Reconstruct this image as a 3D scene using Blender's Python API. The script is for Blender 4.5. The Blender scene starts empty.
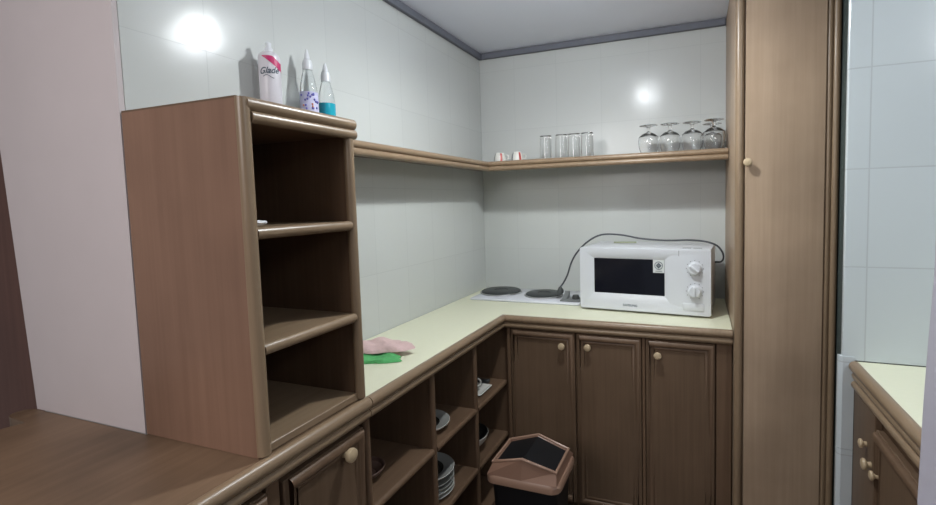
import bpy, bmesh, math, random
from mathutils import Vector, Matrix, Euler
random.seed(7)
S = bpy.context.scene
C = bpy.context.collection
PI = math.pi

# ------------------------------------------------------------------ camera
cam_data = bpy.data.cameras.new('camera')
cam = bpy.data.objects.new('camera', cam_data)
C.objects.link(cam)
S.camera = cam
YAW, PITCH, ROLL, FPX = 0.36178, 0.06744, -0.02506, 471.3
fw = Vector((-math.sin(YAW)*math.cos(PITCH), math.cos(YAW)*math.cos(PITCH), -math.sin(PITCH)))
rt = Vector((math.cos(YAW), math.sin(YAW), 0))
up = rt.cross(fw)
r2 = math.cos(ROLL)*rt + math.sin(ROLL)*up
u2 = -math.sin(ROLL)*rt + math.cos(ROLL)*up
M = Matrix((r2, u2, -fw)).transposed().to_4x4()
M.translation = Vector((1.18957, -2.54479, 1.36417))
cam.matrix_world = M
cam_data.sensor_width = 36
cam_data.lens = FPX*36/936
cam_data.shift_x = -51.97/936
cam_data.shift_y = -19.69/936
cam_data.clip_start = 0.02

# ------------------------------------------------------------------ light
w = bpy.data.worlds.new('world')
S.world = w
w.use_nodes = True
bg = w.node_tree.nodes['Background']
bg.inputs[0].default_value = (0.90, 0.94, 1.0, 1)
bg.inputs[1].default_value = 0.16
S.view_settings.view_transform = 'Standard'
S.view_settings.look = 'None'
S.view_settings.gamma = 1
S.view_settings.use_curve_mapping = False
S.view_settings.exposure = 0.12

def lamp(name, kind, loc, energy, color, **kw):
    d = bpy.data.lights.new(name, kind)
    d.energy = energy
    d.color = color
    for k, v in kw.items():
        setattr(d, k, v)
    o = bpy.data.objects.new(name, d)
    o.location = loc
    C.objects.link(o)
    return o

kitchen_light = lamp('kitchen_light', 'SPOT', (0.83, -1.07, 2.145), 27.0, (0.96, 1.0, 0.98), shadow_soft_size=0.024, spot_size=math.radians(171), spot_blend=0.7)
glow_light = lamp('glow_light', 'POINT', (0.83, -1.07, 2.10), 9.0, (0.88, 0.93, 1.0), shadow_soft_size=0.05)
room_light = lamp('room_light', 'AREA', (0.3, -3.4, 2.1), 26.0, (1.0, 0.96, 0.95), shape='SQUARE', size=0.9)
room_light.rotation_euler = (math.radians(50), 0, 0)
side_light = lamp('side_light', 'POINT', (2.4, -2.0, 2.08), 16.0, (0.93, 0.98, 1.0), shadow_soft_size=0.12)

# ------------------------------------------------------------------ materials
def nt(name):
    m = bpy.data.materials.new(name)
    m.use_nodes = True
    n = m.node_tree
    return m, n, n.nodes['Principled BSDF']

def plain(name, col, rough=0.5, metal=0.0, spec=0.5, noise=0.0, nscale=20, trans=0.0, ior=1.45, bump=0.0):
    m, n, b = nt(name)
    b.inputs['Base Color'].default_value = (*col, 1)
    b.inputs['Roughness'].default_value = rough
    b.inputs['Metallic'].default_value = metal
    b.inputs['Specular IOR Level'].default_value = spec
    b.inputs['Transmission Weight'].default_value = trans
    b.inputs['IOR'].default_value = ior
    if noise or bump:
        tc = n.nodes.new('ShaderNodeTexCoord')
        no = n.nodes.new('ShaderNodeTexNoise')
        no.inputs['Scale'].default_value = nscale
        no.inputs['Detail'].default_value = 4
        n.links.new(tc.outputs['Object'], no.inputs['Vector'])
        if noise:
            mx = n.nodes.new('ShaderNodeMix'); mx.data_type = 'RGBA'
            mx.inputs['A'].default_value = (*[c*(1-noise) for c in col], 1)
            mx.inputs['B'].default_value = (*[min(1, c*(1+noise)) for c in col], 1)
            n.links.new(no.outputs['Fac'], mx.inputs['Factor'])
            n.links.new(mx.outputs['Result'], b.inputs['Base Color'])
        if bump:
            bp = n.nodes.new('ShaderNodeBump')
            bp.inputs['Strength'].default_value = bump
            bp.inputs['Distance'].default_value = 0.004
            n.links.new(no.outputs['Fac'], bp.inputs['Height'])
            n.links.new(bp.outputs['Normal'], b.inputs['Normal'])
    return m

def wood(name, ca, cb, axis='z', rough=0.42, spec=0.35, blotch=0.12):
    m, n, b = nt(name)
    tc = n.nodes.new('ShaderNodeTexCoord')
    mp = n.nodes.new('ShaderNodeMapping')
    sc = {'x': (1.6, 55, 55), 'y': (55, 1.6, 55), 'z': (55, 55, 1.6)}[axis]
    mp.inputs['Scale'].default_value = sc
    n.links.new(tc.outputs['Object'], mp.inputs['Vector'])
    no = n.nodes.new('ShaderNodeTexNoise')
    no.inputs['Scale'].default_value = 1.0
    no.inputs['Detail'].default_value = 6
    no.inputs['Roughness'].default_value = 0.65
    n.links.new(mp.outputs['Vector'], no.inputs['Vector'])
    cr = n.nodes.new('ShaderNodeValToRGB')
    cr.color_ramp.elements[0].position = 0.32
    cr.color_ramp.elements[0].color = (*ca, 1)
    cr.color_ramp.elements[1].position = 0.68
    cr.color_ramp.elements[1].color = (*cb, 1)
    n.links.new(no.outputs['Fac'], cr.inputs['Fac'])
    n2 = n.nodes.new('ShaderNodeTexNoise')
    n2.inputs['Scale'].default_value = 3.5
    n2.inputs['Detail'].default_value = 3
    n.links.new(tc.outputs['Object'], n2.inputs['Vector'])
    mr = n.nodes.new('ShaderNodeMapRange')
    mr.inputs['From Min'].default_value = 0.3
    mr.inputs['From Max'].default_value = 0.7
    mr.inputs['To Min'].default_value = 1-blotch
    mr.inputs['To Max'].default_value = 1+blotch
    n.links.new(n2.outputs['Fac'], mr.inputs['Value'])
    vm = n.nodes.new('ShaderNodeVectorMath'); vm.operation = 'SCALE'
    n.links.new(cr.outputs['Color'], vm.inputs[0])
    n.links.new(mr.outputs['Result'], vm.inputs['Scale'])
    n.links.new(vm.outputs['Vector'], b.inputs['Base Color'])
    b.inputs['Roughness'].default_value = rough
    b.inputs['Specular IOR Level'].default_value = spec
    bp = n.nodes.new('ShaderNodeBump')
    bp.inputs['Strength'].default_value = 0.08
    bp.inputs['Distance'].default_value = 0.002
    n.links.new(no.outputs['Fac'], bp.inputs['Height'])
    n.links.new(bp.outputs['Normal'], b.inputs['Normal'])
    return m

def tile(name, axis, u0, du, v0, dv, col=(0.60, 0.62, 0.60), mortar=(0.54, 0.56, 0.545), msize=0.0013, rough=0.20):
    m, n, b = nt(name)
    tc = n.nodes.new('ShaderNodeTexCoord')
    sp = n.nodes.new('ShaderNodeSeparateXYZ')
    n.links.new(tc.outputs['Object'], sp.inputs[0])
    cb = n.nodes.new('ShaderNodeCombineXYZ')
    def off(sock, o, dst):
        a = n.nodes.new('ShaderNodeMath'); a.operation = 'ADD'
        a.inputs[1].default_value = o
        n.links.new(sp.outputs[sock], a.inputs[0])
        n.links.new(a.outputs[0], cb.inputs[dst])
    off('X' if axis == 'x' else 'Y', -u0 + 40*du, 0)
    off('Z', -v0 + 40*dv, 1)
    br = n.nodes.new('ShaderNodeTexBrick')
    br.offset = 0; br.squash = 1
    br.inputs['Scale'].default_value = 1
    br.inputs['Brick Width'].default_value = du
    br.inputs['Row Height'].default_value = dv
    br.inputs['Mortar Size'].default_value = msize
    br.inputs['Mortar Smooth'].default_value = 0.3
    br.inputs['Color1'].default_value = (*col, 1)
    br.inputs['Color2'].default_value = (*[c*0.975 for c in col], 1)
    br.inputs['Mortar'].default_value = (*mortar, 1)
    n.links.new(cb.outputs[0], br.inputs['Vector'])
    n.links.new(br.outputs['Color'], b.inputs['Base Color'])
    b.inputs['Roughness'].default_value = rough
    b.inputs['Specular IOR Level'].default_value = 0.30
    iv = n.nodes.new('ShaderNodeMath'); iv.operation = 'SUBTRACT'
    iv.inputs[0].default_value = 1
    n.links.new(br.outputs['Fac'], iv.inputs[1])
    bp = n.nodes.new('ShaderNodeBump')
    bp.inputs['Strength'].default_value = 0.3
    bp.inputs['Distance'].default_value = 0.001
    n.links.new(iv.outputs[0], bp.inputs['Height'])
    no = n.nodes.new('ShaderNodeTexNoise')
    no.inputs['Scale'].default_value = 7
    n.links.new(tc.outputs['Object'], no.inputs['Vector'])
    b2 = n.nodes.new('ShaderNodeBump')
    b2.inputs['Strength'].default_value = 0.12
    b2.inputs['Distance'].default_value = 0.01
    n.links.new(no.outputs['Fac'], b2.inputs['Height'])
    n.links.new(bp.outputs['Normal'], b2.inputs['Normal'])
    n.links.new(b2.outputs['Normal'], b.inputs['Normal'])
    return m

def glass(name, tint=(1, 1, 1)):
    m, n, b = nt(name)
    b.inputs['Base Color'].default_value = (*tint, 1)
    b.inputs['Roughness'].default_value = 0.02
    b.inputs['Transmission Weight'].default_value = 1.0
    b.inputs['IOR'].default_value = 1.45
    return m

W_PA, W_PB = (0.125, 0.076, 0.046), (0.160, 0.100, 0.062)
M_pz = wood('wood_panel_z', W_PA, W_PB, 'z')
M_py = wood('wood_panel_y', W_PA, W_PB, 'y')
M_tall = wood('wood_tall_door', (0.370, 0.265, 0.180), (0.425, 0.310, 0.215), 'z')
M_bx = wood('wood_bead_x', (0.230, 0.158, 0.098), (0.290, 0.205, 0.130), 'x', 0.33, 0.5, 0.08)
M_by = wood('wood_bead_y', (0.230, 0.158, 0.098), (0.290, 0.205, 0.130), 'y', 0.33, 0.5, 0.08)
M_bz = wood('wood_bead_z', (0.230, 0.158, 0.098), (0.290, 0.205, 0.130), 'z', 0.33, 0.5, 0.08)
M_bar = wood('wood_bar_top', (0.165, 0.103, 0.062), (0.210, 0.135, 0.084), 'y', 0.45, 0.35, 0.3)
M_dark = wood('wood_dark', (0.115, 0.050, 0.036), (0.155, 0.072, 0.052), 'z')
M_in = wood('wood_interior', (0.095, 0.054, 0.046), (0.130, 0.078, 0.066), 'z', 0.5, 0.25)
M_door = wood('wood_door', (0.120, 0.076, 0.046), (0.155, 0.100, 0.063), 'z')
M_knob = plain('knob_wood', (0.50, 0.385, 0.245), 0.35, noise=0.12, nscale=60)
M_lam = plain('cream_laminate', (0.79, 0.79, 0.60), 0.35, noise=0.03, nscale=60)
M_plaster = plain('plaster_paint', (0.60, 0.535, 0.535), 0.6, noise=0.03, nscale=9, bump=0.1)
M_ceil = plain('ceiling_paint', (0.84, 0.88, 0.98), 0.7, noise=0.02, nscale=5)
M_trim = plain('ceiling_trim', (0.16, 0.17, 0.20), 0.6, noise=0.08, nscale=30)
M_floor = tile('floor_tile', 'x', 0, 0.3, 0, 0.3, (0.28, 0.22, 0.17), (0.15, 0.12, 0.1))
M_tL = tile('tile_left', 'y', -1.66, 0.2155, 1.09, 0.34)
M_tB = tile('tile_back', 'x', 0.214, 0.247, 1.09, 0.34)
M_tR = tile('tile_right', 'x', 1.663, 0.25, 1.14, 0.294, (0.60, 0.655, 0.675), (0.50, 0.54, 0.56), 0.0022)
M_grout = plain('dark_grout', (0.05, 0.065, 0.06), 0.9, noise=0.5, nscale=80, bump=0.5)
M_white = plain('white_plastic', (0.66, 0.68, 0.71), 0.28)
M_white2 = plain('white_enamel', (0.74, 0.75, 0.80), 0.22)
M_black = plain('black_glass', (0.008, 0.009, 0.014), 0.12)
M_hot = plain('cast_iron', (0.045, 0.050, 0.050), 0.42, metal=0.0, noise=0.2, nscale=150)
M_steel = plain('steel_ring', (0.5, 0.5, 0.5), 0.3, metal=1.0)
M_cord = plain('grey_rubber', (0.06, 0.065, 0.075), 0.5)
M_plug = plain('dark_plastic', (0.06, 0.065, 0.065), 0.5)
M_greyp = plain('grey_plastic', (0.20, 0.21, 0.21), 0.35)
M_glass = glass('clear_glass')
M_ceram = plain('white_ceramic', (0.68, 0.67, 0.62), 0.2)
M_plate = plain('grey_ceramic', (0.33, 0.33, 0.31), 0.25)
M_platew = plain('pale_ceramic', (0.62, 0.61, 0.57), 0.25)
M_bowlin = plain('dark_ceramic', (0.045, 0.045, 0.040), 0.25)
M_clay = plain('brown_ceramic', (0.16, 0.10, 0.08), 0.35)
M_red = plain('red_glaze', (0.50, 0.07, 0.06), 0.3)
M_green = plain('green_cloth', (0.10, 0.42, 0.14), 0.9, noise=0.15, nscale=80, bump=0.6)
M_pink = plain('pink_cloth', (0.70, 0.50, 0.48), 0.95, noise=0.1, nscale=60, bump=0.8)
M_binb = plain('bin_brown', (0.21, 0.118, 0.08), 0.4)
M_binl = plain('bin_brown_rim', (0.29, 0.178, 0.125), 0.35)
M_bink = plain('bin_black', (0.008, 0.008, 0.009), 0.5, spec=0.2)
M_can = plain('can_body', (0.62, 0.60, 0.64), 0.3, noise=0.05, nscale=30)
M_mag = plain('magenta_print', (0.52, 0.03, 0.14), 0.35)
M_ink = plain('dark_ink', (0.06, 0.09, 0.12), 0.5)
M_bottle = glass('bottle_plastic', (0.95, 0.97, 0.98))
M_teal = plain('teal_liquid', (0.02, 0.36, 0.48), 0.12)
M_label = plain('bottle_label', (0.55, 0.55, 0.74), 0.4, noise=0.25, nscale=70)
M_orange = plain('label_orange', (0.65, 0.28, 0.16), 0.4)
M_blue = plain('label_blue', (0.12, 0.12, 0.45), 0.4)
M_paper = plain('white_paper', (0.75, 0.76, 0.78), 0.8)
M_stick = plain('sticker_paper', (0.66, 0.68, 0.66), 0.5)
M_jamb = plain('lavender_paint', (0.56, 0.54, 0.62), 0.45, noise=0.03, nscale=8)
m, n_, b_ = nt('lamp_diffuser')
b_.inputs['Emission Color'].default_value = (0.93, 1, 0.97, 1)
b_.inputs['Emission Strength'].default_value = 12
b_.inputs['Base Color'].default_value = (0.8, 0.8, 0.8, 1)
M_emit = m

# ------------------------------------------------------------------ mesh helpers
def obj(name, bm, mat, parent=None, smooth=False, mats=None):
    me = bpy.data.meshes.new(name)
    bmesh.ops.recalc_face_normals(bm, faces=bm.faces[:])
    bm.to_mesh(me); bm.free()
    for mm in (mats or [mat]):
        me.materials.append(mm)
    if smooth:
        me.polygons.foreach_set('use_smooth', [True]*len(me.polygons))
        try:
            me.set_sharp_from_angle(angle=math.radians(38))
        except Exception:
            pass
    o = bpy.data.objects.new(name, me)
    C.objects.link(o)
    if parent:
        o.parent = parent
    return o

def thing(name, label, cat, loc=(0, 0, 0), rotz=0, group=None):
    o = bpy.data.objects.new(name, None)
    o.empty_display_size = 0.05
    C.objects.link(o)
    o.location = loc
    o.rotation_euler = (0, 0, rotz)
    o['label'] = label; o['category'] = cat
    if group: o['group'] = group
    return o

def tag(o, label, cat, group=None):
    o['label'] = label; o['category'] = cat
    if group: o['group'] = group
    return o

def struct(name, bm, mat, **k):
    o = obj(name, bm, mat, **k)
    o['kind'] = 'structure'
    return o

def box(bm, lo, hi, bev=0.0, seg=2, mi=0):
    x0, y0, z0 = lo; x1, y1, z1 = hi
    vs = [bm.verts.new(p) for p in ((x0,y0,z0),(x1,y0,z0),(x1,y1,z0),(x0,y1,z0),(x0,y0,z1),(x1,y0,z1),(x1,y1,z1),(x0,y1,z1))]
    fs = [bm.faces.new([vs[i] for i in f]) for f in ((0,3,2,1),(4,5,6,7),(0,1,5,4),(1,2,6,5),(2,3,7,6),(3,0,4,7))]
    for f in fs: f.material_index = mi
    if bev:
        es = set(e for f in fs for e in f.edges)
        bmesh.ops.bevel(bm, geom=list(es), offset=bev, segments=seg, profile=0.5, affect='EDGES')
    return bm

def B(lo, hi, bev=0.0, seg=2):
    return box(bmesh.new(), lo, hi, bev, seg)

def sweep(bm, pts, r, n=12, closed=False, squash=None, mi=0):
    """round moulding along a polyline with mitred corners"""
    pts = [Vector(p) for p in pts]
    N = len(pts)
    rings = []
    prevu = None
    for i, p in enumerate(pts):
        a = pts[i-1] if (i > 0 or closed) else None
        c = pts[(i+1) % N] if (i < N-1 or closed) else None
        d1 = (p-a).normalized() if a is not None else None
        d2 = (c-p).normalized() if c is not None else None
        if d1 is None: d1 = d2
        if d2 is None: d2 = d1
        t = (d1+d2).normalized()
        if prevu is None:
            ref = Vector((0, 0, 1)) if abs(t.z) < 0.9 else Vector((1, 0, 0))
            u = (ref - t*ref.dot(t)).normalized()
        else:
            u = (prevu - t*prevu.dot(t)).normalized()
        prevu = u
        v = t.cross(u).normalized()
        ch = max(0.35, math.sqrt(max(0.0, (1+d1.dot(d2))/2)))
        # direction in which the mitre stretches
        bis = (d2-d1)
        ring = []
        for k in range(n):
            an = 2*PI*k/n
            q = u*math.cos(an)*r + v*math.sin(an)*r
            if bis.length > 1e-4:
                bn = bis.normalized()
                q = q + bn*q.dot(bn)*(1/ch-1)
            ring.append(bm.verts.new(p+q))
        rings.append(ring)
    M_ = N if closed else N-1
    for i in range(M_):
        r1, r2_ = rings[i], rings[(i+1) % N]
        for k in range(n):
            f = bm.faces.new((r1[k], r1[(k+1) % n], r2_[(k+1) % n], r2_[k]))
            f.material_index = mi
    if not closed:
        bm.faces.new(rings[0][::-1]); bm.faces.new(rings[-1])
    return bm

def lathe(bm, prof, n=32, c=(0, 0, 0), mi=0, wave=0):
    """prof: list of (r, z)"""
    rings = []
    for r, z in prof:
        if r < 1e-6:
            rings.append([bm.verts.new((c[0], c[1], c[2]+z))])
        else:
            rings.append([bm.verts.new((c[0]+r*math.cos(2*PI*k/n), c[1]+r*math.sin(2*PI*k/n), c[2]+z)) for k in range(n)])
    for a, b in zip(rings[:-1], rings[1:]):
        for k in range(n):
            k2 = (k+1) % n
            if len(a) == 1 and len(b) == 1: continue
            if len(a) == 1: f = bm.faces.new((a[0], b[k], b[k2]))
            elif len(b) == 1: f = bm.faces.new((a[k], a[k2], b[0]))
            else: f = bm.faces.new((a[k], a[k2], b[k2], b[k]))
            f.material_index = mi
    return bm

def prism(bm, poly, z0, z1, axis='z', mi=0):
    def P(a, b, c):
        return {'z': (a, b, c), 'y': (a, c, b), 'x': (c, a, b)}[axis]
    lo = [bm.verts.new(P(a, b, z0)) for a, b in poly]
    hi = [bm.verts.new(P(a, b, z1)) for a, b in poly]
    fs = [bm.faces.new(lo[::-1]), bm.faces.new(hi)]
    for i in range(len(poly)):
        j = (i+1) % len(poly)
        fs.append(bm.faces.new((lo[i], lo[j], hi[j], hi[i])))
    for f in fs: f.material_index = mi
    return bm

def rrect(cx, cy, w, h, r, n=5):
    out = []
    for sx, sy, a0 in ((1, 1, 0), (-1, 1, 90), (-1, -1, 180), (1, -1, 270)):
        for k in range(n+1):
            a = math.radians(a0+90*k/n)
            out.append((cx+sx*(w/2-r)+r*math.cos(a), cy+sy*(h/2-r)+r*math.sin(a)))
    return out

def loft(bm, loops, cap0=True, cap1=True, mi=0):
    R = [[bm.verts.new(p) for p in L] for L in loops]
    n = len(R[0])
    for a, b in zip(R[:-1], R[1:]):
        for k in range(n):
            f = bm.faces.new((a[k], a[(k+1) % n], b[(k+1) % n], b[k])); f.material_index = mi
    if cap0: bm.faces.new(R[0][::-1]).material_index = mi
    if cap1: bm.faces.new(R[-1]).material_index = mi
    return bm

def text_mesh(s, size, depth=0.0004, shear=0.0, bold=0.0):
    cu = bpy.data.curves.new('lettering', 'FONT')
    cu.body = s; cu.size = size; cu.extrude = depth; cu.align_x = 'CENTER'; cu.align_y = 'CENTER'
    cu.shear = shear; cu.offset = bold
    o = bpy.data.objects.new('lettering', cu)
    C.objects.link(o)
    bpy.context.view_layer.update()
    me = bpy.data.meshes.new_from_object(o)
    bpy.data.objects.remove(o)
    bm = bmesh.new(); bm.from_mesh(me)
    return bm

def copy_tree(o, parent=None):
    c = o.copy(); C.objects.link(c)
    if parent is not None: c.parent = parent
    for ch in [x for x in bpy.data.objects if x.parent == o]:
        copy_tree(ch, c)
    return c

# knob along direction d ('-y' or '+x')
def knob_bm(p, d, r=0.0155, L=0.027):
    bm = bmesh.new()
    lathe(bm, [(0.0, 0), (0.55*r, 0), (0.48*r, 0.3*L), (0.55*r, 0.42*L), (0.92*r, 0.55*L), (r, 0.72*L), (0.9*r, 0.88*L), (0.55*r, 0.97*L), (0, L)], 20)
    R = {'-y': Matrix.Rotation(PI/2, 4, 'X'), '+x': Matrix.Rotation(PI/2, 4, 'Y'), '-x': Matrix.Rotation(-PI/2, 4, 'Y')}[d]
    bmesh.ops.transform(bm, matrix=Matrix.Translation(p) @ R, verts=bm.verts[:])
    return bm

# ------------------------------------------------------------------ dimensions
H = 0.85
D1, D2 = 0.374, 0.614
YA, YB = -1.868, -1.545         # tower near and far side
ZC = 2.216
XR, XE = 1.317, 1.643           # tall cabinet
YT = -0.634
YR = -0.870                     # right hand tile wall

# ------------------------------------------------------------------ setting
struct('floor', B((-2.2, -5, -0.05), (3.2, 0.15, 0)), M_floor)
struct('ceiling', B((-2.2, -5, ZC), (3.2, 0.15, ZC+0.08)), M_ceil)
bm = bmesh.new()
box(bm, (-0.43, YA+0.012, 0.0), (0, 0.1, ZC))
wl = struct('wall_left', bm, M_tL)
# painted end of the left wall, its far edge leaning a little
bm = bmesh.new()
prism(bm, [(-0.437, 0.8505), (-0.0015, 0.8505), (-0.0015, ZC-0.001), (-0.60, ZC-0.001), (-0.493, 1.529)], YA, YA+0.011, 'y')
struct('wall_end', bm, M_plaster)
struct('wall_back', B((0.001, 0, 0.0), (3.0, 0.1, ZC)), M_tB)
bm = bmesh.new()
box(bm, (1.6475, YR+0.020, 0), (3.0, -0.002, ZC))
wr = struct('wall_right', bm, M_grout)
bm = bmesh.new()
box(bm, (1.606, YR, 0.8515), (3.0, YR+0.018, ZC-0.001), 0.002, 1)
struct('wall_tiling', bm, M_tR)
bm = bmesh.new()
for z0, z1 in ((0.002, 0.272), (0.274, 0.570), (0.572, 0.864)):
    prism(bm, [(1.596, YR+0.006), (1.606, YR-0.004), (1.6365, YR-0.004), (1.6365, YR+0.018), (1.596, YR+0.018)], z0, z1)
struct('trim_1', bm, M_tR)
# dark cove strips where ceiling and walls meet
struct('trim_2', prism(bmesh.new(), [(-1.85, 0), (-0.03, 0), (-0.03, 1), (-1.85, 1)], 0, 1) and B((0.001, YA+0.02, ZC-0.034), (0.022, -0.002, ZC-0.001), 0.004), M_trim)
struct('trim_3', B((0.0225, -0.022, ZC-0.034), (XR-0.002, -0.001, ZC-0.001), 0.004), M_trim)
# brown panelling behind the wall on the left
struct('door_1', B((-2.1, -1.75, 0), (-0.435, -1.70, ZC-0.002)), M_dark)
# pale jamb very close on the right
bm = bmesh.new()
pl = [(1.426, 0.0), (1.426, 1.01), (1.4285, 1.128), (1.431, 1.197), (1.4345, 1.277), (1.4345, 1.36), (1.439, 1.40), (1.452, 1.43), (1.9, 1.43), (1.9, 0.0)]
prism(bm, pl, -1.97, -1.90, 'y')
bmesh.ops.bevel(bm, geom=[e for e in bm.edges if abs(e.verts[0].co.y-e.verts[1].co.y) < 1e-6 and e.verts[0].co.x < 1.46 and e.verts[1].co.x < 1.46], offset=0.006, segments=2, affect='EDGES')
struct('wall_corner', bm, M_jamb)

# ceiling lamp (out of frame, it lights the kitchen)
cl = thing('ceiling_light', 'round white ceiling lamp glowing above the corner worktop', 'light', (0.83, -1.07, ZC-0.001))
obj('frame', lathe(bmesh.new(), [(0, 0), (0.09, 0), (0.09, -0.02), (0.075, -0.028), (0, -0.028)], 32), M_white, cl, True)
obj('diffuser', lathe(bmesh.new(), [(0, -0.0285), (0.068, -0.0285), (0.070, -0.033), (0.06, -0.040), (0.03, -0.044), (0, -0.045)], 32), M_emit, cl, True)

# ------------------------------------------------------------------ worktop (cream, L shaped)
XL = XR-0.003
bm = prism(bmesh.new(), [(0.003, YB+0.002), (D1-0.012, YB+0.002), (D1-0.012, -D2+0.012), (XL, -D2+0.012), (XL, -0.003), (0.003, -0.003)], H-0.028, H)
wt = thing('worktop', 'cream laminate L-shaped worktop with brown wooden edging below the tiled walls', 'worktop')
obj('worktop_surface', bm, M_lam, wt)
bm = bmesh.new()
sweep(bm, [(D1-0.010, YB+0.002, H-0.014), (D1-0.010, -D2+0.010, H-0.014), (XL, -D2+0.010, H-0.014)], 0.0165, 16)
sweep(bm, [(D1-0.014, YB+0.002, H-0.043), (D1-0.014, -D2+0.014, H-0.043), (XL, -D2+0.014, H-0.043)], 0.0145, 16)
obj('edge_molding', bm, M_by, wt, True)

# wooden counter on the left
bm = bmesh.new()
poly = [(D1-0.012, YB-0.001), (0.004, YB-0.001), (0.004, YA-0.002), (-0.43, YA-0.002)]
for k in range(9):
    a = math.radians(90+180*k/8)
    poly.append((-0.437+0.030*math.cos(a), YA-0.027+0.025*math.sin(a)))
poly += [(-0.36, YA-0.056), (-0.372, -1.96), (-0.372, -2.62), (D1-0.012, -2.62)]
prism(bm, poly, H-0.03, H)
wc = thing('wooden_counter', 'brown wooden counter top with rounded edge in front of the pale wall end', 'counter')
obj('counter_surface', bm, M_bar, wc)
bm = bmesh.new()
sweep(bm, [(D1-0.010, -2.62, H-0.014), (D1-0.010, YB-0.001, H-0.014)], 0.0165, 16)
sweep(bm, [(D1-0.014, -2.62, H-0.043), (D1-0.014, YB-0.001, H-0.043)], 0.0145, 16)
obj('edge_molding', bm, M_by, wc, True)

# ------------------------------------------------------------------ doors with raised frame
def door_y(parent, x0, x1, z0, z1, yf, kn, mat=M_door, dname='cabinet_door'):
    """door facing -y, front plane yf"""
    bm = bmesh.new()
    box(bm, (x0, yf, z0), (x1, yf+0.018, z1), 0.002, 1)
    d = obj(dname, bm, mat, parent)
    f = bmesh.new()
    e = 0.016
    sweep(f, [(x0+e, yf, z0+e), (x1-e, yf, z0+e), (x1-e, yf, z1-e), (x0+e, yf, z1-e)], 0.0125, 12, True)
    sweep(f, [(x0+e+.018, yf+0.003, z0+e+.018), (x1-e-.018, yf+0.003, z0+e+.018), (x1-e-.018, yf+0.003, z1-e-.018), (x0+e+.018, yf+0.003, z1-e-.018)], 0.007, 10, True)
    obj('frame_molding', f, M_pz, d, True)
    if kn:
        obj('knob', knob_bm((kn[0], yf-0.0005, kn[1]), '-y'), M_knob, d, True)
    return d

def door_x(parent, y0, y1, z0, z1, xf, kns, sgn=1, mat=M_door, framed=True):
    """door facing sgn*x"""
    bm = bmesh.new()
    box(bm, (min(xf, xf-sgn*0.018), y0, z0), (max(xf, xf-sgn*0.018), y1, z1), 0.002, 1)
    d = obj('cabinet_door', bm, mat, parent)
    f = bmesh.new()
    e = 0.016
    if framed:
        sweep(f, [(xf, y0+e, z0+e), (xf, y1-e, z0+e), (xf, y1-e, z1-e), (xf, y0+e, z1-e)], 0.0125, 12, True)
        e2 = e+.018
        sweep(f, [(xf-sgn*.003, y0+e2, z0+e2), (xf-sgn*.003, y1-e2, z0+e2), (xf-sgn*.003, y1-e2, z1-e2), (xf-sgn*.003, y0+e2, z1-e2)], 0.007, 10, True)
        obj('frame_molding', f, M_pz, d, True)
    else:
        f.free()
    for kp in kns:
        obj('knob', knob_bm((xf+sgn*0.0005, kp[0], kp[1]), '+x' if sgn > 0 else '-x', kp[2] if len(kp) > 2 else 0.016, kp[3] if len(kp) > 3 else 0.034), M_knob, d, True)
    return d

# base cabinet under the microwave
ZT = H-0.059
YF = -0.600
bc = thing('base_cabinet', 'brown three-door base cabinet under the microwave worktop', 'cabinet')
obj('cabinet_body', B((D1-0.003, YF+0.021, 0.0), (XL, -0.004, ZT)), M_pz, bc)
door_y(bc, 0.396, 0.692, 0.03, 0.789, YF, (0.638, 0.732))
door_y(bc, 0.701, 0.972, 0.03, 0.789, YF, (0.752, 0.737))
door_y(bc, 0.990, 1.252, 0.03, 0.789, YF, (1.038, 0.729))
for xa, xb in ((0.9745, 0.9875), (1.257, XL-.001), (0.3755, 0.3925)):
    obj('stile', B((xa, YF+0.003, 0.0), (xb, YF+0.0205, ZT), 0.002, 1), M_pz, bc)

# open shelf unit under the worktop (pigeonholes)
XF = 0.352
os_ = thing('open_shelf_unit', 'open brown pigeonhole unit holding dishes under the left worktop', 'shelf unit')
def ydivider(y, th=0.02, x1=XF, nm='divider', z0=0.0, z1=ZT):
    bm = B((0.02, y-th/2, z0), (x1, y+th/2, z1))
    sweep(bm, [(x1, y, z0), (x1, y, z1)], th/2+0.0015, 12)
    return obj(nm, bm, M_pz, os_, True)
YS = (-1.545, -1.210, -0.888)
ydivider(YS[0], nm='side_panel'); ydivider(YS[1]); ydivider(YS[2])
obj('side_panel', B((0.02, -0.575, 0), (D1-0.004, -0.559, ZT)), M_pz, os_)
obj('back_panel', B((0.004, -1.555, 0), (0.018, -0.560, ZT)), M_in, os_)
def shelf_bm(y0, y1, z, x1=XF, th=0.022, x0=0.02):
    bm = B((x0, y0, z-th), (x1, y1, z))
    sweep(bm, [(x1, y0, z-th/2), (x1, y1, z-th/2)], th/2+0.001, 12)
    return bm
for (a, b) in ((YS[0]+.0105, YS[1]-.0105), (YS[1]+.0105, YS[2]-.0105), (YS[2]+.0105, -0.5755)):
    for z in (0.538, 0.292):
        obj('shelf', shelf_bm(a, b, z), M_py, os_, True)
    obj('bottom_board', B((0.02, a, 0.03), (XF, b, 0.05)), M_py, os_)

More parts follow.
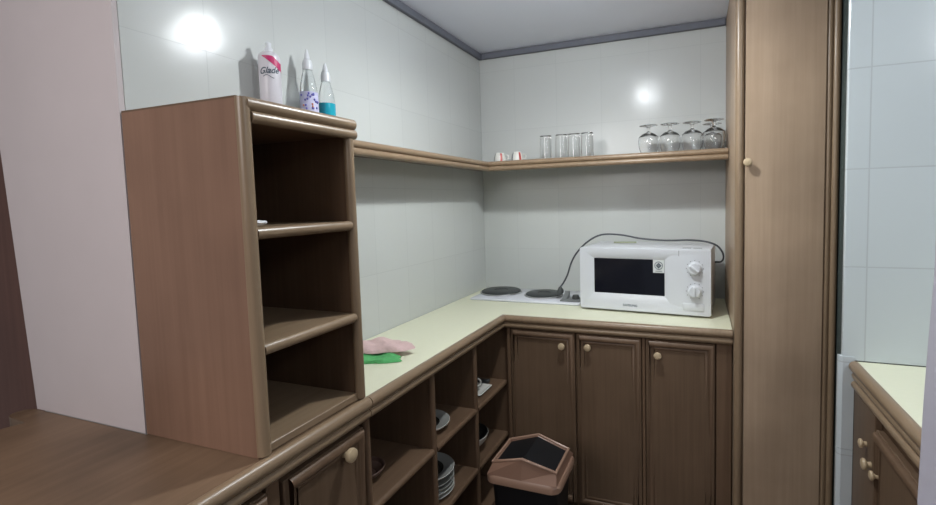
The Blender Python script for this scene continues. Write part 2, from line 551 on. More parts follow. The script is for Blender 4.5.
# left base cabinet with doors
lc = thing('base_cabinet', 'brown base cabinet with knobbed door under the tall open shelf tower', 'cabinet')
obj('cabinet_body', B((0.012, -2.62, 0), (XF-0.012, YS[0]-0.014, ZT)), M_pz, lc)
door_x(lc, -1.822, YS[0]-0.018, 0.03, 0.778, XF+0.009, [(-1.640, 0.745, 0.018)])
door_x(lc, -2.20, -1.862, 0.03, 0.778, XF+0.009, [])
door_x(lc, -2.60, -2.215, 0.03, 0.778, XF+0.009, [])
obj('stile', B((XF-0.0115, -1.858, 0), (XF+0.003, -1.826, ZT), 0.002, 1), M_pz, lc)

# ------------------------------------------------------------------ tower of shelves on the counter
TZ = 1.583
XT = 0.350
tw = thing('shelf_tower', 'tall open-fronted brown shelf tower standing on the left counter', 'shelf unit')
def side(y0, y1):
    bm = B((0.004, y0, H+0.0015), (XT, y1, TZ-0.004))
    return bm
bm = side(YA, YA+0.022)
obj('side_panel', bm, wood('wood_tower_side', (0.220, 0.125, 0.084), (0.255, 0.148, 0.100), 'z'), tw)
bm = bmesh.new(); sweep(bm, [(XT+0.002, YA+0.0125, H+0.005), (XT+0.002, YA+0.0125, TZ-0.002)], 0.0135, 14)
obj('edge_molding', bm, M_bz, tw, True)
obj('side_panel', side(YB-0.020, YB), M_pz, tw)
bm = bmesh.new(); sweep(bm, [(XT+0.001, YB-0.011, H+0.005), (XT+0.001, YB-0.011, TZ-0.05)], 0.0125, 14)
obj('edge_molding', bm, M_bz, tw, True)
bm = B((0.0042, YA+0.0002, TZ-0.004), (XT, YB, TZ))
box(bm, (0.02, YA+0.023, TZ-0.045), (XT-0.002, YB-0.021, TZ-0.0045))
obj('top_panel', bm, M_py, tw)
bm = bmesh.new()
sweep(bm, [(XT+0.004, YA+0.014, TZ-0.013), (XT+0.004, YB+0.004, TZ-0.013)], 0.0140, 14)
sweep(bm, [(XT+0.005, YA+0.024, TZ-0.038), (XT+0.005, YB+0.006, TZ-0.038)], 0.0125, 14)
obj('top_molding', bm, M_by, tw, True)
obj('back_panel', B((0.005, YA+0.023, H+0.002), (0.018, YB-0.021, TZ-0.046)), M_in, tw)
for z in (1.323, 1.083):
    bm = B((0.019, YA+0.0225, z-0.022), (XT-0.002, YB-0.0205, z))
    sweep(bm, [(XT+0.001, YA+0.0235, z-0.0115), (XT+0.001, YB-0.0215, z-0.0115)], 0.0125, 14)
    obj('shelf', bm, M_by, tw, True)
obj('bottom_board', B((0.019, YA+0.0225, H+0.0015), (XT+0.001, YB-0.0205, H+0.020), 0.002, 1), M_by, tw)

# ------------------------------------------------------------------ wall shelf (L)
ZS = 1.573
SA, SB = 0.172, 0.288
sh = thing('wall_shelf', 'long brown L-shaped wall shelf running round the tiled corner', 'shelf')
y0 = YB+0.012
bm = prism(bmesh.new(), [(0.003, y0), (SA-0.01, y0), (SA-0.01, -SB+0.01), (XL, -SB+0.01), (XL, -0.003), (0.003, -0.003)], ZS-0.030, ZS-0.001)
obj('shelf_board', bm, M_py, sh)
bm = bmesh.new()
sweep(bm, [(SA-0.012, y0, ZS-0.013), (SA-0.012, -SB+0.012, ZS-0.013), (XL, -SB+0.012, ZS-0.013)], 0.0135, 14)
sweep(bm, [(SA-0.010, y0, ZS-0.038), (SA-0.010, -SB+0.010, ZS-0.038), (XL, -SB+0.010, ZS-0.038)], 0.0130, 14)
obj('edge_molding', bm, M_by, sh, True)

# ------------------------------------------------------------------ tall cabinet
tc_ = thing('tall_cabinet', 'tall narrow brown cabinet with one small round knob beside the worktop', 'cabinet')
obj('cabinet_body', B((XR, YT+0.019, 0.0), (XE, -0.004, ZC-0.003)), M_tall, tc_)
d = obj('cabinet_door', B((XR+0.034, YT, 0.03), (XE-0.041, YT+0.0185, ZC-0.003), 0.002, 1), M_tall, tc_)
obj('knob', knob_bm((XR+0.040, YT-0.0005, 1.483), '-y', 0.0150, 0.028), M_knob, d, True)
bm = bmesh.new(); sweep(bm, [(XR+0.0150, YT+0.010, 0.0), (XR+0.0150, YT+0.010, ZC-0.003)], 0.0148, 14)
obj('edge_molding', bm, M_bz, tc_, True)
bm = bmesh.new(); sweep(bm, [(XE-0.030, YT+0.012, 0.0), (XE-0.030, YT+0.012, ZC-0.003)], 0.0105, 14)
sweep(bm, [(XE-0.010, YT+0.010, 0.0), (XE-0.010, YT+0.010, ZC-0.003)], 0.0115, 14)
obj('edge_molding', bm, M_bz, tc_, True)

# ------------------------------------------------------------------ right hand counter
rc = thing('base_cabinet', 'brown base cabinet with three round knobs beside the right tiled wall', 'cabinet')
XC = 1.655
obj('cabinet_body', B((XC, -2.05, 0), (2.2, YR-0.0055, ZT)), M_pz, rc)
door_x(rc, -1.062, -0.8915, 0.03, 0.764, XC-0.019, [(-1.000, 0.655, 0.013, 0.020), (-1.040, 0.615, 0.016, 0.024)], -1, M_door, False)
obj('stile', B((1.6375, -0.8905, 0), (XC-0.001, YR-0.006, 0.764)), M_door, rc)
door_x(rc, -1.42, -1.070, 0.03, 0.730, XC-0.019, [(-1.092, 0.612, 0.013, 0.020)], -1, M_door)
rw = thing('worktop', 'cream laminate worktop with brown edging against the right tiled wall', 'worktop')
XW = 1.627
obj('worktop_surface', B((XW+0.012, -2.05, H-0.028), (2.2, YR-0.0008, H)), M_lam, rw)
bm = bmesh.new()
sweep(bm, [(XW+0.010, -2.05, H-0.014), (XW+0.010, YR-0.006, H-0.014)], 0.0165, 16)
sweep(bm, [(XW+0.016, -2.05, H-0.043), (XW+0.016, YR-0.006, H-0.043)], 0.0145, 16)
sweep(bm, [(XW+0.013, -2.05, H-0.070), (XW+0.013, YR-0.006, H-0.070)], 0.0125, 16)
obj('edge_molding', bm, M_by, rw, True)

# ------------------------------------------------------------------ hob
hb = thing('electric_hob', 'white two-plate electric hob set on the worktop beside the microwave', 'hob')
bm = bmesh.new()
box(bm, (0.066, -0.345, H+0.0005), (0.655, -0.030, H+0.012), 0.005, 2)
obj('hob_plate', bm, M_white2, hb, True)
def burner(c, r):
    zz = H+0.0125
    o = obj('hot_plate', lathe(bmesh.new(), [(0, 0.0), (r-0.004, 0.0), (r-0.004, 0.010), (r-0.010, 0.014), (r*0.35, 0.014), (r*0.33, 0.011), (0, 0.011)], 48, (c[0], c[1], zz)), M_hot, hb, True)
    rg = bmesh.new()
    sweep(rg, [(c[0]+r*math.cos(2*PI*k/48), c[1]+r*math.sin(2*PI*k/48), zz+0.003) for k in range(48)], 0.004, 8, True)
    obj('rim', rg, M_steel, o, True)
burner((0.170, -0.165), 0.112)
burner((0.425, -0.185), 0.100)
bm = bmesh.new()
box(bm, (0.548, -0.318, H+0.0125), (0.650, -0.225, H+0.020), 0.003, 2)
obj('control_tray', bm, M_greyp, hb, True)
bm = bmesh.new()
prism(bm, [(-0.300, H+0.0205), (-0.235, H+0.0205), (-0.232, H+0.050), (-0.240, H+0.052)], 0.556, 0.580, 'x')
obj('control_lever', bm, M_greyp, hb)
bm = lathe(bmesh.new(), [(0, 0), (0.019, 0), (0.019, 0.008), (0.014, 0.020), (0, 0.021)], 24, (0.620, -0.275, H+0.0205))
obj('control_dial', bm, M_plug, hb, True)

# ------------------------------------------------------------------ microwave
MWC = (0.9575, -0.425)
mw = thing('microwave', 'white microwave oven with black window and two dials on the worktop', 'microwave', (MWC[0], MWC[1], H+0.0005), -0.0807)
WW, MH, MD = 0.571, 0.292, 0.345
z0 = 0.012
obj('casing', B((-WW/2+0.002, 0.022, z0), (WW/2-0.002, MD, MH-0.002), 0.006, 2), M_white, mw, True)
def frame_front(parent):
    bm = bmesh.new()
    X0, X1, Z0, Z1 = -WW/2, WW/2, z0-0.004, MH
    a = (-0.246, 0.122, 0.052, 0.264)     # outer bevel
    b = (-0.2185, 0.0965, 0.083, 0.243)   # window
    out = rrect((X0+X1)/2, (Z0+Z1)/2, X1-X0, Z1-Z0, 0.010, 5)
    def rr(t, r): return rrect((t[0]+t[1])/2, (t[2]+t[3])/2, t[1]-t[0], t[3]-t[2], r, 5)
    L = [[(x, 0.0215, z) for x, z in out], [(x, 0.004, z) for x, z in out],
         [(x*0.995, 0.0, (z-MH/2)*0.985+MH/2) for x, z in out],
         [(x, -0.001, z) for x, z in rr(a, 0.004)], [(x, 0.010, z) for x, z in rr(b, 0.003)], [(x, 0.020, z) for x, z in rr(b, 0.003)]]
    loft(bm, L)
    return obj('front_panel', bm, M_white, parent, True)
fp = frame_front(mw)
obj('door_window', prism(bmesh.new(), rrect(-0.061, 0.163, 0.314, 0.159, 0.003, 4), 0.0095, 0.0185, 'y'), M_black, mw)
# seam between door and dial panel
bm = B((0.1555, -0.0008, 0.262), (0.1575, 0.001, MH-0.006))
obj('door_seam', bm, M_greyp, mw)
# dials
def dial(x, z, rot):
    bm = lathe(bmesh.new(), [(0, 0), (0.029, 0), (0.029, 0.004), (0.0250, 0.006), (0.0235, 0.017), (0.021, 0.019), (0, 0.018)], 36)
    box(bm, (-0.0045, -0.021, 0.012), (0.0045, 0.021, 0.028), 0.002, 2)
    bmesh.ops.transform(bm, matrix=Matrix.Translation((x, -0.0012, z)) @ Matrix.Rotation(PI/2, 4, 'X') @ Matrix.Rotation(rot, 4, 'Z'), verts=bm.verts[:])
    o = obj('dial', bm, M_white, mw, True)
    sc = bmesh.new()
    for k in range(11):
        a = math.radians(-60+300*k/10)
        cx, cz = x+0.034*math.cos(a), z+0.034*math.sin(a)
        box(sc, (cx-0.0016, -0.0016, cz-0.0016), (cx+0.0016, -0.0004, cz+0.0016))
    obj('scale_marks', sc, M_greyp, o)
dial(0.221, 0.211, 0.9); dial(0.221, 0.114, 0.0)
obj('door_button', B((0.172, -0.004, 0.030), (0.258, 0.0015, 0.062), 0.003, 2), M_white, mw, True)
bm = text_mesh('SAMSUNG', 0.0140, 0.0004, 0, 0.0)
bmesh.ops.transform(bm, matrix=Matrix.Translation((-0.052, -0.0018, 0.034)) @ Matrix.Rotation(PI/2, 4, 'X'), verts=bm.verts[:])
obj('brand_lettering', bm, M_ink, mw)
bm = bmesh.new()
for k in range(3):
    box(bm, (-0.262+0.0, -0.0015, 0.046-0.005*k), (-0.232-0.006*(k % 2), -0.0006, 0.0475-0.005*k))
obj('small_print', bm, M_stick, mw)
st = obj('sticker', B((0.0475, 0.0080, 0.185), (0.0955, 0.0092, 0.2425)), M_stick, mw)
bm = bmesh.new()
cx, cz = 0.0715, 0.217
ring = [(cx+0.0165*math.cos(2*PI*k/28), 0.0078, cz+0.0165*math.sin(2*PI*k/28)) for k in range(28)]
sweep(bm, ring, 0.0014, 6, True)
prism(bm, [(cx-0.0125, cz), (cx, cz-0.0125), (cx+0.0125, cz), (cx, cz+0.0125)], 0.0068, 0.0078, 'y')
box(bm, (cx-0.014, 0.0070, 0.1915), (cx+0.014, 0.0078, 0.1935))
obj('sticker_emblem', bm, M_ink, st)
bm = bmesh.new()
prism(bm, [(cx-0.006, cz), (cx, cz-0.006), (cx+0.006, cz), (cx, cz+0.006)], 0.0058, 0.0067, 'y')
obj('sticker_emblem', bm, M_greyp, st)
for sx in (-0.25, 0.25):
    for sy in (0.05, 0.31):
        obj('foot', lathe(bmesh.new(), [(0, 0), (0.012, 0), (0.012, z0), (0, z0)], 12, (sx, sy, 0)), M_plug, mw)
bm = bmesh.new()
for k in range(2):
    box(bm, (0.165+0.045*k, 0.06, MH-0.0018), (0.2+0.045*k, 0.075, MH-0.0008))
obj('top_vent', bm, M_greyp, mw)
# power cord with its plug
def catmull(P, n=10):
    P = [Vector(p) for p in P]; out = []
    Q = [P[0]]+P+[P[-1]]
    for i in range(1, len(Q)-2):
        for k in range(n):
            t = k/n
            a, b, c, d = Q[i-1], Q[i], Q[i+1], Q[i+2]
            out.append(0.5*((2*b)+(c-a)*t+(2*a-5*b+4*c-d)*t*t+(3*b-a-3*c+d)*t**3))
    out.append(P[-1]); return out
cord_pts = [(1.20, -0.05, 1.04), (1.262, -0.12, 1.050), (1.290, -0.20, 1.062), (1.298, -0.24, 1.095), (1.277, -0.25, 1.135), (1.235, -0.25, 1.156), (1.160, -0.25, 1.165),
            (1.046, -0.25, 1.163), (0.932, -0.25, 1.172), (0.860, -0.25, 1.186), (0.790, -0.25, 1.192), (0.730, -0.25, 1.184), (0.668, -0.25, 1.146),
            (0.620, -0.25, 1.095), (0.592, -0.25, 1.045), (0.572, -0.25, 0.985), (0.548, -0.252, 0.940), (0.528, -0.255, 0.915)]
MWI = (Matrix.Translation((MWC[0], MWC[1], H+0.0005)) @ Matrix.Rotation(-0.0807, 4, 'Z')).inverted()
bm = sweep(bmesh.new(), catmull(cord_pts, 6), 0.0042, 8)
bmesh.ops.transform(bm, matrix=MWI, verts=bm.verts[:])
cd = obj('power_cord', bm, M_cord, mw, True)
bm = bmesh.new()
loft(bm, [[(0.533+w_*math.cos(2*PI*k/14)*0.9, -0.254+w_*math.sin(2*PI*k/14), z+0.25*(w_*math.cos(2*PI*k/14))) for k in range(14)] for w_, z in ((0.007, 0.924), (0.012, 0.915), (0.020, 0.903), (0.021, 0.888))] )
bmesh.ops.transform(bm, matrix=MWI, verts=bm.verts[:])
obj('plug', bm, M_plug, cd, True)
# rag-like strip lying on the microwave
tag(obj('wooden_stick', sweep(bmesh.new(), [(0.795, -0.175, H+MH+0.004), (0.905, -0.168, H+MH+0.004)], 0.0035, 8), plain('stick', (0.33, 0.36, 0.22), 0.6)), 'thin greenish stick lying on top of the microwave', 'stick')

# ------------------------------------------------------------------ glasses on the wall shelf
ZG = ZS+0.0008
def tumbler(x, y, label):
    h, r1, r0 = 0.122, 0.029, 0.0315     # upside down: base up
    bm = lathe(bmesh.new(), [(r0, 0), (r0, 0.002), (r1, h-0.003), (r1-0.003, h), (0, h), (0, h-0.016), (r1-0.005, h-0.018), (r0-0.0025, 0.002), (r0-0.0025, 0), (r0, 0)], 32)
    o = obj('drinking_glass', bm, M_glass, None, True)
    o.location = (x, y, ZG)
    return tag(o, label, 'glass', 'straight tumblers on the wall shelf')
g0 = tumbler(0.4565, -0.2, 'clear upturned tumbler at the left end of its row, standing slightly apart')
for x, lab in ((0.540, 'clear upturned tumbler, second from the left in the row of four'), (0.606, 'clear upturned tumbler, third from the left in the row of four'), (0.673, 'clear upturned tumbler at the right end of the row of four')):
    c = g0.copy(); C.objects.link(c); c.location = (x, -0.2, ZG); c['label'] = lab

def snifter():
    prof = [(0.034, 0), (0.036, 0.004), (0.044, 0.022), (0.0475, 0.046), (0.048, 0.062), (0.046, 0.080), (0.030, 0.094), (0.012, 0.101), (0.0065, 0.107), (0.006, 0.118), (0.010, 0.127), (0.040, 0.1315), (0.043, 0.134), (0.040, 0.1355), (0, 0.136)]
    inner = [(0, 0.096), (0.028, 0.090), (0.0435, 0.0785), (0.0455, 0.061), (0.045, 0.046), (0.0415, 0.022), (0.0325, 0.002), (0.034, 0)]
    bm = lathe(bmesh.new(), prof, 36)
    lathe(bm, inner, 36)
    bmesh.ops.remove_doubles(bm, verts=bm.verts[:], dist=1e-5)
    return obj('stemmed_glass', bm, M_glass, None, True)
s0 = snifter()
labs = ['clear upturned stemmed glass at the left end of its row, farthest from the tall cabinet', 'clear upturned stemmed glass, second from the left in its row', 'clear upturned stemmed glass, third from the left in its row', 'clear upturned stemmed glass, fourth in its row and next to the half-hidden last one', 'clear upturned stemmed glass half hidden behind the tall cabinet edge']
for i, (x, y) in enumerate(((0.968, -0.185), (1.066, -0.185), (1.165, -0.185), (1.258, -0.215), (1.253, -0.085))):
    o = s0 if i == 0 else s0.copy()
    if i: C.objects.link(o)
    o.location = (x, y, ZG)
    tag(o, labs[i], 'glass', 'stemmed glasses on the wall shelf')

def small_cup(x, y, lab, rz):
    t = thing('small_cup', lab, 'cup', (x, y, ZG), rz, 'small cups on the wall shelf')
    bm = lathe(bmesh.new(), [(0.034, 0), (0.0335, 0.012), (0.029, 0.034), (0.024, 0.047), (0.021, 0.050), (0, 0.050)], 28)
    lathe(bm, [(0, 0.044), (0.022, 0.042), (0.0315, 0.010), (0.032, 0), (0.034, 0)], 28)
    bmesh.ops.remove_doubles(bm, verts=bm.verts[:], dist=1e-5)
    obj('cup_body', bm, M_ceram, t, True)
    # red stripe and dark stripe painted down the side
    for a0, a1, mt, nm in ((-75, -55, M_red, 'red_stripe'), (-150, -140, M_ink, 'dark_stripe')):
        b = bmesh.new()
        pr = [(0.0343, 0.001), (0.0338, 0.012), (0.0293, 0.034), (0.0245, 0.046)]
        rows = []
        for r, z in pr:
            rows.append([b.verts.new((r*math.cos(math.radians(a)), r*math.sin(math.radians(a)), z)) for a in (a0, (a0+a1)/2, a1)])
            rows[-1] += [b.verts.new(((r+0.0006)*math.cos(math.radians(a)), (r+0.0006)*math.sin(math.radians(a)), z)) for a in (a1, (a0+a1)/2, a0)]
        for p_, q_ in zip(rows[:-1], rows[1:]):
            for k in range(6):
                b.faces.new((p_[k], p_[(k+1) % 6], q_[(k+1) % 6], q_[k]))
        obj(nm, b, mt, t)
    hp = [(0.030*math.cos(a_), 0, 0) for a_ in (0,)]
    h_ = [(0.029, 0, 0.038), (0.040, 0, 0.036), (0.046, 0, 0.026), (0.042, 0, 0.015), (0.033, 0, 0.012)]
    obj('handle', sweep(bmesh.new(), catmull(h_, 5), 0.0035, 8), M_ceram, t, True)
small_cup(0.195, -0.190, 'small white upturned cup with a red stripe, nearer the wall corner', 0.15)
small_cup(0.292, -0.185, 'small white upturned cup with a red stripe, nearer the tumblers', 0.10+0.3)

# ------------------------------------------------------------------ bottles on the tower
ZB = TZ+0.0005
can = thing('spray_can', 'pale air freshener spray can with magenta top band on the shelf tower', 'spray can', (0.046, -1.508, ZB))
RC = 0.0285
obj('can_body', lathe(bmesh.new(), [(0, 0), (RC-0.002, 0), (RC, 0.003), (RC, 0.203), (RC-0.002, 0.211), (0.019, 0.218), (0.013, 0.221), (0, 0.221)], 36), M_can, can, True)
obj('spray_nozzle', lathe(bmesh.new(), [(0, 0.2215), (0.011, 0.2215), (0.011, 0.230), (0.008, 0.234), (0.008, 0.246), (0, 0.247)], 20), M_white, can, True)
def wrap_band(r, pts_lo, pts_hi, th=0.0006):
    bm = bmesh.new(); rows = []
    for (a, z0_), (_, z1_) in zip(pts_lo, pts_hi):
        c, s = math.cos(math.radians(a)), math.sin(math.radians(a))
        rows.append([bm.verts.new((r*c, r*s, z0_)), bm.verts.new((r*c, r*s, z1_)), bm.verts.new(((r+th)*c, (r+th)*s, z1_)), bm.verts.new(((r+th)*c, (r+th)*s, z0_))])
    for p_, q_ in zip(rows[:-1], rows[1:]):
        for k in range(4): bm.faces.new((p_[k], p_[(k+1) % 4], q_[(k+1) % 4], q_[k]))
    bm.faces.new(rows[0]); bm.faces.new(rows[-1][::-1])
    return bm
angs = [-80+8*k for k in range(18)]
# magenta swoosh sweeping down to the right
lo = [(a, 0.203-max(0.0, min(0.036, (a+80)*0.00038))) for a in angs]
hi = [(a, z+0.004+max(0.0, min(0.026, (a+80)*0.00034)) if z+0.03 < 0.2035 else 0.2045) for a, z in lo]
hi = [(a, min(0.2045, z+0.022)) for a, z in lo]
obj('magenta_band', wrap_band(RC+0.0003, lo, hi), M_mag, can, True)
bm = text_mesh('Glade', 0.0225, 0.0003, 0.35, 0.0003)
AF = math.radians(-47)
for v in bm.verts:
    a = AF + v.co.x/(RC+0.0004)
    rr_ = RC + 0.0004 + (0.0005 if v.co.z > 0 else 0)
    v.co = Vector((rr_*math.cos(a), rr_*math.sin(a), 0.163+v.co.y*1.1+v.co.x*0.10))
obj('brand_lettering', bm, M_ink, can)
lo = [(AF*180/PI-30+7*k, 0.146+0.004*math.sin(k*0.6)) for k in range(9)]
hi = [(a, z+0.0018) for a, z in lo]
obj('lettering_underline', wrap_band(RC+0.0003, lo, hi), M_ink, can)

def spray_bottle(name, x, y, lab, rb, zs_, ztop, ztip, zliq, label_on):
    """zs_ shoulder height, ztop cap top, ztip nozzle tip"""
    t = thing(name, lab, 'bottle', (x, y, ZB), 0)
    body = [(0, 0), (rb-0.003, 0), (rb, 0.004), (rb, zs_*0.62), (rb*0.93, zs_*0.75), (rb*0.72, zs_*0.88), (rb*0.55, zs_*0.97), (rb*0.50, zs_), (0, zs_)]
    obj('bottle_body', lathe(bmesh.new(), body, 32), M_bottle, t, True)
    if zliq:
        obj('liquid', lathe(bmesh.new(), [(0, -0.0), (rb-0.0025, 0.0), (rb+0.0004, 0.004), (rb+0.0004, min(zliq, zs_*0.62)), (0, zliq)], 32), M_teal, t, True)
    obj('spray_cap', lathe(bmesh.new(), [(0, zs_+0.0005), (rb*0.56, zs_+0.0005), (rb*0.56, zs_+(ztop-zs_)*0.6), (rb*0.45, ztop-0.002), (0, ztop)], 24), M_white, t, True)
    obj('nozzle', lathe(bmesh.new(), [(0, ztop+0.0002), (rb*0.34, ztop+0.0002), (rb*0.28, ztop+(ztip-ztop)*0.4), (0.003, ztip-0.001), (0, ztip)], 14), M_white, t, True)
    if label_on:
        lo = [(-115+10*k, 0.006) for k in range(19)]; hi = [(a, zs_*0.66) for a, _ in lo]
        lb = obj('label', wrap_band(rb+0.0006, lo, hi), M_label, t, True)
        random.seed(3)
        b1, b2 = bmesh.new(), bmesh.new()
        for k in range(22):
            a = math.radians(random.uniform(-95, 15)); z = random.uniform(0.08, zs_*0.64)
            r = rb+0.0016
            b_x = b1 if (k % 2 and z < zs_*0.5) else b2
            lathe(b_x, [(0, -0.003), (0.0026, -0.001), (0.0030, 0.003), (0, 0.005)], 6, (r*math.cos(a), r*math.sin(a), z))
        obj('label_print', b1, M_orange, lb); obj('label_print', b2, M_blue, lb)
    return t
spray_bottle('spray_bottle', 0.046, -1.366, 'clear spray bottle with lilac printed label, beside the spray can', 0.0265, 0.205, 0.238, 0.270, 0, True)
spray_bottle('spray_bottle', 0.046, -1.290, 'clear spray bottle part-filled with teal liquid on the shelf tower', 0.0265, 0.185, 0.220, 0.246, 0.117, False)

# crumpled paper on the top compartment shelf
bm = bmesh.new()
bmesh.ops.create_icosphere(bm, subdivisions=2, radius=0.012)
for v in bm.verts:
    v.co *= random.uniform(0.7, 1.25); v.co.z *= 0.5; v.co.y *= 1.4
bmesh.ops.translate(bm, vec=(0.315, -1.805, 1.332), verts=bm.verts[:])
tag(obj('crumpled_paper', bm, M_paper), 'small crumpled white paper scrap on the shelf tower shelf', 'paper')

# ------------------------------------------------------------------ cloths
def cloth(name, cx, cy, w_, h_, rot, z, th, seed, mat, lab, arch=0.0):
    random.seed(seed)
    bm = bmesh.new()
    nx, ny = 26, 20
    ph = [random.uniform(0, 6.28) for _ in range(8)]
    def edge(a):
        return 1+0.10*math.sin(3*a+ph[0])+0.07*math.sin(5*a+ph[1])+0.05*math.sin(8*a+ph[2])
    top, bot = [], []
    rings = 12; seg = 44
    def pt(i, k):
        a = 2*PI*k/seg; t = i/rings
        x = w_/2*t*edge(a)*math.cos(a); y = h_/2*t*edge(a)*math.sin(a)
        fold = 0.5+0.5*math.sin(x*70+ph[3]+2*math.sin(y*40+ph[4]))
        fold2 = 0.5+0.5*math.sin(y*90+ph[5]+x*30)
        ht = th*(0.35+0.45*fold+0.2*fold2)*(1-t**6)**0.5+arch*(1-t*t)
        return x, y, ht
    ct, cb_ = None, None
    T = [[None]*seg for _ in range(rings+1)]
    cosr, sinr = math.cos(rot), math.sin(rot)
    def V(x, y, zz): return bm.verts.new((cx+x*cosr-y*sinr, cy+x*sinr+y*cosr, z+zz))
    c0 = V(0, 0, pt(0, 0)[2]+0.001)
    for i in range(1, rings+1):
        for k in range(seg):
            x, y, hh = pt(i, k)
            T[i][k] = V(x, y, hh+0.0015 if i < rings else 0.001)
    for k in range(seg):
        bm.faces.new((c0, T[1][k], T[1][(k+1) % seg]))
        for i in range(1, rings):
            bm.faces.new((T[i][k], T[i+1][k], T[i+1][(k+1) % seg], T[i][(k+1) % seg]))
    base = [V(*(pt(rings, k)[0]*0.97, pt(rings, k)[1]*0.97, 0.0)) for k in range(seg)]
    for k in range(seg):
        bm.faces.new((T[rings][k], base[k], base[(k+1) % seg], T[rings][(k+1) % seg]))
    bm.faces.new(base[::-1])
    return tag(obj(name, bm, mat, None, True), lab, 'cloth')
cloth('green_cloth', 0.185, -1.285, 0.19, 0.09, 0.35, H+0.0006, 0.016, 5, M_green, 'green cloth lying flat on the cream worktop under the pink one')
cloth('pink_cloth', 0.140, -1.225, 0.26, 0.13, 0.30, H+0.0175, 0.022, 9, M_pink, 'crumpled pale pink cloth lying on the green cloth beside the tower', 0.008)

# ------------------------------------------------------------------ dishes in the pigeonholes
def bowl_bm(r, h, foot=0.4, t=0.004):
    out = [(0, 0), (r*foot, 0), (r*foot, h*0.08), (r*0.72, h*0.32), (r*0.93, h*0.68), (r, h), (r-t*0.3, h+t*0.3)]
    inn = [(r-t, h), (r*0.93-t, h*0.68), (r*0.72-t, h*0.32+t), (r*foot, h*0.08+t), (0, h*0.08+t)]
    return out, inn
def dish(name, x, y, z, r, h, mo, mi_, lab, cat, group=None, foot=0.4, flange=False):
    o_, i_ = bowl_bm(r, h, foot)
    bm = lathe(bmesh.new(), o_, 40, mi=0)
    if flange:
        lathe(bm, [o_[-1], i_[0], (r*0.62, h*0.72)], 40, mi=2)
        lathe(bm, [(r*0.62, h*0.72), (r*0.52, h*0.30), (0, h*0.25)], 40, mi=1)
    else:
        lathe(bm, [o_[-1]]+i_, 40, mi=1)
    bmesh.ops.remove_doubles(bm, verts=bm.verts[:], dist=1e-5)
    o = obj(name, bm, None, None, True, [mo, mi_, M_plate])
    o.location = (x, y, z)
    return tag(o, lab, cat, group)
Z1, Z2 = 0.5386, 0.2926
dish('brown_bowl', 0.240, -1.425, Z1, 0.062, 0.030, M_clay, M_clay, 'small brown bowl in the pigeonhole nearest the tower', 'bowl', foot=0.55)
dish('bowl', 0.240, -1.098, Z1, 0.099, 0.026, M_platew, M_bowlin, 'pale dish with dark centre in the upper middle pigeonhole', 'bowl', foot=0.5, flange=True)
zz = Z2
pls = [('white plate at the bottom of the stack in the lower middle pigeonhole', M_platew), ('pale plate second from the bottom of the stack in the middle pigeonhole', M_platew), ('grey plate third from the bottom of the stack in the middle pigeonhole', M_plate), ('grey plate fourth from the bottom, just under the top dish of the stack', M_plate)]
for lab, mt in pls:
    dish('plate', 0.240, -1.090, zz, 0.104, 0.017, mt, mt, lab, 'plate', 'plates stacked in the lower middle pigeonhole', foot=0.6)
    zz += 0.0155
dish('bowl', 0.240, -1.090, zz+0.003, 0.106, 0.026, M_platew, M_bowlin, 'dish with dark centre on top of the plate stack', 'bowl', foot=0.5, flange=True)
dish('bowl', 0.238, -0.772, Z2, 0.103, 0.070, M_platew, M_bowlin, 'deep white-rimmed bowl with dark inside in the lower right pigeonhole', 'bowl', foot=0.4)
# cup on a square saucer, upper right pigeonhole
bm = bmesh.new()
loft(bm, [[(x, y, Z1) for x, y in rrect(0.270, -0.735, 0.085, 0.085, 0.01)], [(x, y, Z1+0.010) for x, y in rrect(0.270, -0.735, 0.125, 0.125, 0.012)], [(x, y, Z1+0.012) for x, y in rrect(0.270, -0.735, 0.120, 0.120, 0.012)], [(x, y, Z1+0.005) for x, y in rrect(0.270, -0.735, 0.08, 0.08, 0.01)]])
tag(obj('square_saucer', bm, M_ceram, None, True), 'white square saucer under the cup in the upper right pigeonhole', 'saucer')
cp = thing('coffee_cup', 'white cup with round handle on the square saucer', 'cup', (0.250, -0.765, Z1+0.0065), 0.5)
bm = lathe(bmesh.new(), [(0, 0), (0.020, 0), (0.022, 0.004), (0.033, 0.025), (0.038, 0.060), (0.0355, 0.060), (0.031, 0.027), (0.018, 0.006), (0, 0.006)], 32)
obj('cup_body', bm, M_ceram, cp, True)
obj('handle', sweep(bmesh.new(), catmull([(0.036, 0, 0.052), (0.052, 0, 0.052), (0.062, 0, 0.038), (0.054, 0, 0.022), (0.034, 0, 0.018)], 6), 0.0042, 10), M_ceram, cp, True)
bm = B((0.215, -0.650, Z1), (0.300, -0.628, Z1+0.016), 0.004, 2)
tag(obj('dark_box', bm, M_plug, None, True), 'small dark block beside the square saucer', 'box')

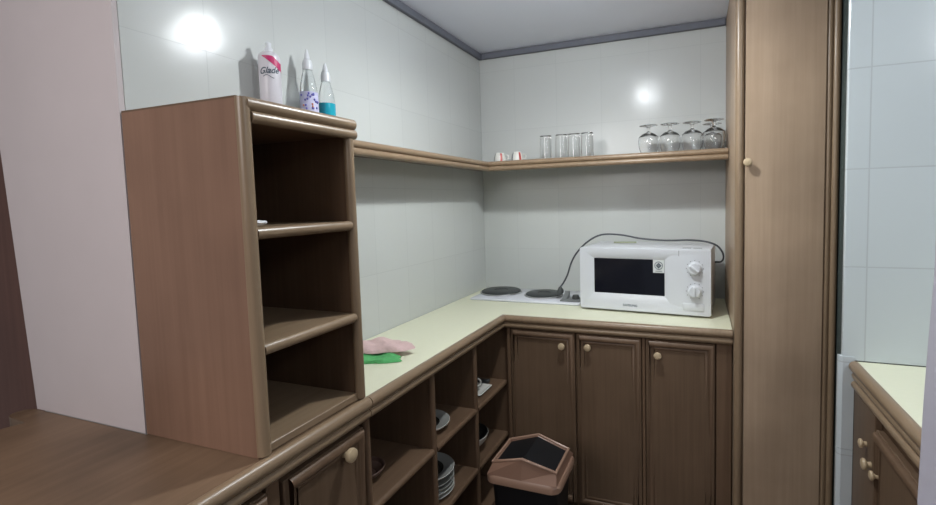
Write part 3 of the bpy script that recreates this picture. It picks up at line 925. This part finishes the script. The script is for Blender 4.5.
# ------------------------------------------------------------------ swing lid bin
bn = thing('swing_bin', 'brown and black swing-lid waste bin in front of the cabinet', 'bin', (0.646, -1.050, 0.0), 0.0)
bm = bmesh.new()
loft(bm, [[(x, y, z) for x, y in rrect(0, 0, w_, d_, 0.03)] for w_, d_, z in ((0.185, 0.165, 0.001), (0.19, 0.17, 0.02), (0.232, 0.200, 0.418))])
obj('bin_body', bm, M_bink, bn, True)
bm = bmesh.new()
rl = [(0.250, 0.216, 0.418), (0.262, 0.228, 0.422), (0.262, 0.228, 0.440), (0.252, 0.218, 0.448)]
loft(bm, [[(x, y, z) for x, y in rrect(0, 0, w_, d_, 0.035)] for w_, d_, z in rl])
obj('lid_rim', bm, M_binl, bn, True)
# hood: gable opening
EX, YF_, YB_, ZE, ZP = 0.112, -0.078, 0.078, 0.478, 0.512
op = [(EX, YB_, ZE), (0, YB_+0.004, ZP), (-EX, YB_, ZE), (-EX, YF_, ZE), (0, YF_-0.014, ZP), (EX, YF_, ZE)]
bs = [(0.122, 0.108, 0.448), (0, 0.110, 0.448), (-0.122, 0.108, 0.448), (-0.122, -0.108, 0.448), (0, -0.110, 0.448), (0.122, -0.108, 0.448)]
bm = bmesh.new()
A_ = [bm.verts.new(p) for p in bs]; Bv = [bm.verts.new(p) for p in op]
Ci = [bm.verts.new((x*0.90, (y-0.008)*0.86+0.008, z-0.006)) for x, y, z in op]
for k in range(6):
    j = (k+1) % 6
    bm.faces.new((A_[k], A_[j], Bv[j], Bv[k])); bm.faces.new((Bv[k], Bv[j], Ci[j], Ci[k]))
obj('lid_hood', bm, M_binb, bn)
bm = bmesh.new()
sweep(bm, op, 0.0048, 8, True)
obj('opening_rim', bm, M_binl, bn, True)
bm = bmesh.new()
fl = [(x*0.93, (y-0.008)*0.93+0.008, z-0.004) for x, y, z in op]
F = [bm.verts.new(p) for p in fl]; G = [bm.verts.new((p[0], p[1], p[2]-0.006)) for p in fl]
bm.faces.new((F[0], F[1], F[4], F[5])); bm.faces.new((F[1], F[2], F[3], F[4]))
bm.faces.new((G[0], G[1], G[4], G[5])); bm.faces.new((G[1], G[2], G[3], G[4]))
for k in range(6): bm.faces.new((F[k], F[(k+1) % 6], G[(k+1) % 6], G[k]))
obj('swing_flap', bm, M_bink, bn)
